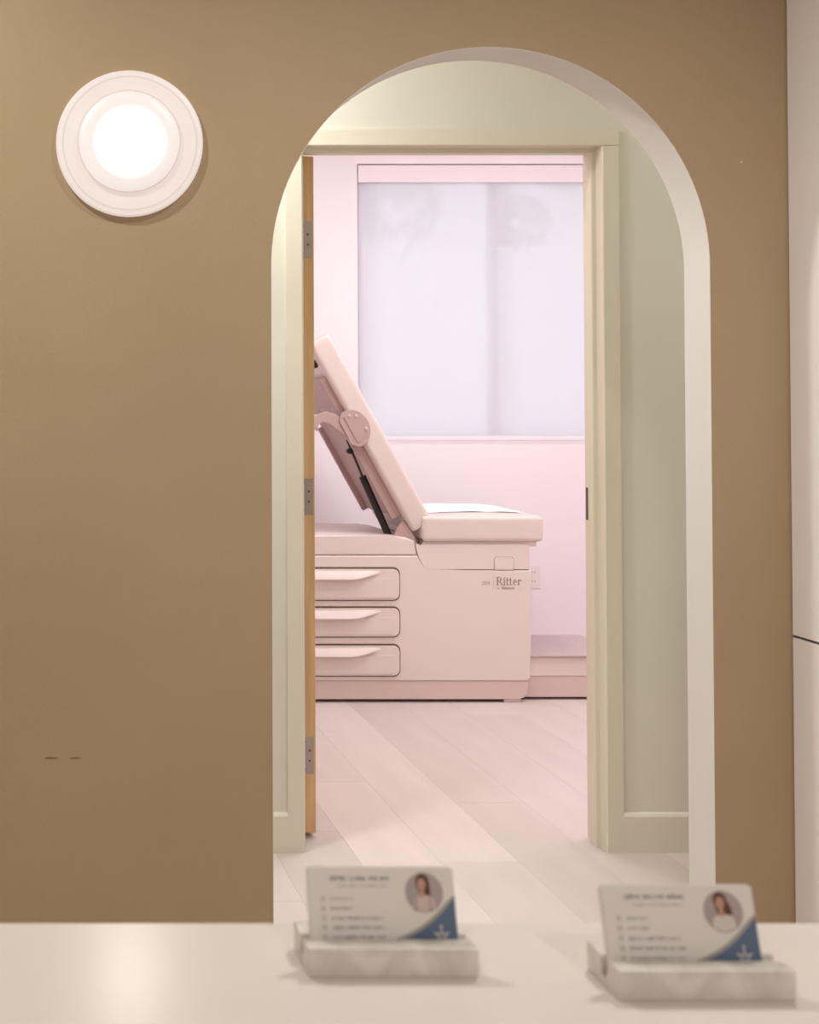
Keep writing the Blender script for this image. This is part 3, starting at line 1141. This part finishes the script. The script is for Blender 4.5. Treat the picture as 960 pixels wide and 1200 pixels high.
def print_card(card, seed, who):
    rd = random.Random(seed)
    bm = bmesh.new()
    glyph_row(bm, 0.0128, 0.0495, 0.0050, 0.0025, rd, dens=1.0)
    printed(card, 'name_print', bm, M['ink'])
    bm = bmesh.new()
    glyph_row(bm, 0.0175, 0.0475, 0.0098, 0.0013, rd)
    printed(card, 'title_print', bm, M['inklight'])
    bm = bmesh.new()
    bi = bmesh.new()
    for k, v in enumerate((0.0172, 0.0226, 0.0281, 0.0334, 0.0388)):
        ln = (0.0128, 0.0133, 0.0320, 0.0332, 0.0320)[k]
        glyph_row(bm, 0.0128, 0.0128 + ln, v, 0.0015 if k < 2 else 0.0018, rd)
        if k == 4:
            glyph_row(bm, 0.0200, 0.0350, v + 0.0030, 0.0015, rd)
        flat(bi, rrect(0.0068, 0.0096, CH - v - 0.0022, CH - v + 0.0010, 0.0006, 2), -0.0002)
    printed(card, 'contact_print', bm, M['inkmid'])
    printed(card, 'icon_print', bi, M['icon'])
    # blue sweep with a pale grey border
    def sweep(off):
        c = []
        for (u, v) in ((0.020, 0.0505), (0.034, 0.0480), (0.047, 0.0440), (0.057, 0.0405), (0.066, 0.0363), (0.073, 0.0318), (0.079, 0.0268), (0.0845, 0.0215), (CW - 0.0003, 0.0168)):
            c.append((u - (off if u < CW - 0.001 else 0), CH - min(v - off * 0.9, 0.0505)))
        return c + [(CW - 0.0003, 0.0004)]
    bm = bmesh.new()
    flat(bm, sweep(0.0016), -0.00015)
    printed(card, 'sweep_border', bm, M['cardedge'])
    bm = bmesh.new()
    flat(bm, sweep(0.0), -0.00025)
    printed(card, 'blue_sweep', bm, M['blue'])
    # white emblem: a small figure with spread leaves
    bm = bmesh.new()
    ex, ez = 0.0792, CH - 0.0395
    for a in (90, 30, 150, -30, 210):
        r = 0.0052 if a == 90 else 0.0058
        ar = math.radians(a)
        d = (math.cos(ar), math.sin(ar))
        n = (-d[1], d[0])
        flat(bm, [(ex + d[0] * 0.0008, ez + d[1] * 0.0008), (ex + d[0] * r * 0.5 + n[0] * 0.0009, ez + d[1] * r * 0.5 + n[1] * 0.0009),
                  (ex + d[0] * r, ez + d[1] * r), (ex + d[0] * r * 0.5 - n[0] * 0.0009, ez + d[1] * r * 0.5 - n[1] * 0.0009)], -0.00035)
    for s in (-1, 1):
        flat(bm, [(ex + s * 0.0006, ez), (ex + s * 0.0016, ez), (ex + s * 0.0022, ez - 0.0060), (ex + s * 0.0010, ez - 0.0060)], -0.00036)
    flat(bm, circle(ex, ez + 0.0060, 0.0009, n=10), -0.00036)
    printed(card, 'emblem', bm, M['coat'])
    # round portrait print
    px, pz, pr = 0.0703, CH - 0.0142, 0.0116
    bm = bmesh.new()
    flat(bm, circle(px, pz, pr, n=40), -0.0002)
    por = printed(card, 'portrait_print', bm, M['portrait'])
    hx = px - 0.0008
    hz = pz + 0.0046

    def inside(pts):
        q = []
        for (a, b) in pts:
            d = math.hypot(a - px, b - pz)
            if d > pr * 0.97:
                a, b = px + (a - px) * pr * 0.97 / d, pz + (b - pz) * pr * 0.97 / d
            q.append((a, b))
        return q
    bm = bmesh.new()
    if who == 0:
        flat(bm, circle(hx, hz + 0.0012, 0.0042, 0.0050), -0.0003)
        flat(bm, inside([(hx - 0.0030, hz), (hx + 0.0044, hz + 0.001), (hx + 0.0046, hz - 0.0075), (hx + 0.0020, hz - 0.0090), (hx - 0.0018, hz - 0.0070)]), -0.00031)
    else:
        flat(bm, circle(hx - 0.0005, hz + 0.0016, 0.0040, 0.0046), -0.0003)
        flat(bm, inside([(hx - 0.0042, hz + 0.001), (hx + 0.0034, hz + 0.0022), (hx + 0.0058, hz - 0.0030), (hx + 0.0062, hz - 0.0060), (hx + 0.0026, hz - 0.0068), (hx - 0.0024, hz - 0.0075)]), -0.00031)
    printed(card, 'hair_print', bm, M['hair'] if who == 0 else M['hairlight'])
    bm = bmesh.new()
    coat = inside([(hx - 0.0022, hz - 0.0060), (hx - 0.0058, hz - 0.0085), (hx - 0.0078, hz - 0.0150), (hx + 0.0000, hz - 0.0162), (hx + 0.0085, hz - 0.0150), (hx + 0.0066, hz - 0.0080), (hx + 0.0026, hz - 0.0060)])
    flat(bm, coat, -0.00036)
    printed(card, 'coat_print', bm, M['coat'] if who else M['coatpink'])
    bm = bmesh.new()
    flat(bm, circle(hx - 0.0006, hz + 0.0002, 0.0026, 0.0034, 18), -0.0004)
    flat(bm, [(hx - 0.0016, hz - 0.002), (hx + 0.0008, hz - 0.002), (hx + 0.0014, hz - 0.0072), (hx - 0.0022, hz - 0.0072)], -0.00041)
    printed(card, 'face_print', bm, M['skin'])
    if who == 0:
        bm = bmesh.new()
        for s, e in ((-1, -0.0046), (1, 0.0036)):
            flat(bm, [(hx + e, hz - 0.0075), (hx + e + 0.0006, hz - 0.0075), (hx + e * 1.15 + 0.0006, hz - 0.0150), (hx + e * 1.15, hz - 0.0150)], -0.00042)
            flat(bm, circle(hx + e * 1.15, hz - 0.0142, 0.0009, n=10), -0.00043)
        printed(card, 'stethoscope_print', bm, M['ink'])


specs = [(0.168, 0.766, 0.0060, 0, 'left'), (0.3386, 0.736, 0.0030, 1, 'right')]
hlab = ['marble card holder on the counter, holding cards with a stethoscope portrait',
        'marble card holder on the counter, holding cards with a long-haired portrait']
flab = ['front business card showing a portrait with stethoscope, standing in marble holder',
        'front business card showing a long-haired portrait in white coat, standing in marble holder']
blab = ['business card stacked behind the front card with the stethoscope portrait',
        'business card stacked behind the front card with the long-haired portrait']
for (hx, hy, inset, who, side) in specs:
    holder(hx, hy, hlab[who], 0.0)
    lean = math.radians(-14.5 if who == 0 else -16.0)
    for k in range(6):
        c = blank_card()
        c.location = (hx + inset + (0.0 if k == 0 else random.uniform(-0.0006, 0.0004) - 0.0004),
                      hy + 0.0148 + k * (CT + 0.00008) / math.cos(lean), CZ + 0.00565)
        c.rotation_euler = (lean, 0, 0)
        if k == 0:
            tag(c, flab[who], 'business card')
            print_card(c, 11 + who, who)
        else:
            tag(c, blab[who], 'business card', 'spare cards behind the front card, %s portrait' % ('stethoscope' if who == 0 else 'long-haired'))


# ------------------------------------------------------------------ ceiling lamps (out of frame, they light the rooms)
def downlight(x, y, z, watts, col, label, group, r=0.085, spread=180):
    d = empty('ceiling_downlight', (x, y, z))
    tag(d, label, 'ceiling light', group)
    bm = bmesh.new()
    n = 40
    rings = []
    for (rr, zz) in ((r, -0.001), (r + 0.018, -0.004), (r + 0.02, -0.001), (r + 0.02, 0.0), (r, 0.0)):
        rings.append([bm.verts.new((x + rr * math.cos(2 * math.pi * k / n), y + rr * math.sin(2 * math.pi * k / n), z + zz)) for k in range(n)])
    for i in range(5):
        for k in range(n):
            bm.faces.new((rings[i][k], rings[i][(k + 1) % n], rings[(i + 1) % 5][(k + 1) % n], rings[(i + 1) % 5][k]))
    obj('trim_ring', bm, M['metalwhite'], d, smooth=True)
    bm = bmesh.new()
    prism(bm, [(x + r * math.cos(2 * math.pi * k / n), y + r * math.sin(2 * math.pi * k / n)) for k in range(n)], z - 0.002, z - 0.0005, axis='Z')
    obj('lens', bm, M['lens'], d)
    ld = bpy.data.lights.new('downlight_lamp', 'AREA')
    ld.shape = 'DISK'
    ld.size = r * 2
    ld.energy = watts
    ld.color = col
    ld.spread = math.radians(spread)
    lo = bpy.data.objects.new('downlight_lamp', ld)
    C.objects.link(lo)
    lo.location = (x, y, z - 0.006)
    lo.parent = d
    lo.matrix_parent_inverse = d.matrix_basis.inverted()


for (x, y, w, sp_) in ((-0.45, 2.00, LOBBY_WASH_W * 1.35, 180), (0.95, 1.70, LOBBY_WASH_W, 150), (-1.0, -1.2, LOBBY_W, 180), (0.8, -1.2, LOBBY_W, 180)):
    downlight(x, y, LZ, w, LOBBY_COL, 'round recessed downlight in the lobby ceiling', 'lobby downlights', spread=sp_)
for (x, y, w) in ((0.30, 3.43, HALL_W), (2.9, 3.43, HALL_W * 0.4)):
    downlight(x, y, LZ, w, HALL_COL, 'round recessed downlight in the hall ceiling', 'hall downlights')


def panel_light(x, y, z, w, d_, watts, col, label):
    p = empty('ceiling_panel_light', (x, y, z))
    tag(p, label, 'ceiling light', 'exam room panel lights')
    bm = bmesh.new()
    t = 0.02
    box(bm, x - w / 2 - t, x - w / 2, y - d_ / 2 - t, y + d_ / 2 + t, z - 0.014, z)
    box(bm, x + w / 2, x + w / 2 + t, y - d_ / 2 - t, y + d_ / 2 + t, z - 0.014, z)
    box(bm, x - w / 2, x + w / 2, y - d_ / 2 - t, y - d_ / 2, z - 0.014, z)
    box(bm, x - w / 2, x + w / 2, y + d_ / 2, y + d_ / 2 + t, z - 0.014, z)
    obj('panel_frame', bm, M['metalwhite'], p)
    bxo('diffuser', x - w / 2, x + w / 2, y - d_ / 2, y + d_ / 2, z - 0.008, z - 0.001, M['lens'], p)
    ld = bpy.data.lights.new('panel_lamp', 'AREA')
    ld.shape = 'RECTANGLE'
    ld.size = w
    ld.size_y = d_
    ld.energy = watts
    ld.color = col
    lo = bpy.data.objects.new('panel_lamp', ld)
    C.objects.link(lo)
    lo.location = (x, y, z - 0.012)
    lo.parent = p
    lo.matrix_parent_inverse = p.matrix_basis.inverted()


panel_light(1.5, 4.95, EZ, 0.56, 1.16, EXAM_W, EXAM_COL, 'flat rectangular panel light in the exam room ceiling')
panel_light(2.8, 4.95, EZ, 0.56, 1.16, EXAM_W, EXAM_COL, 'flat rectangular panel light in the exam room ceiling')
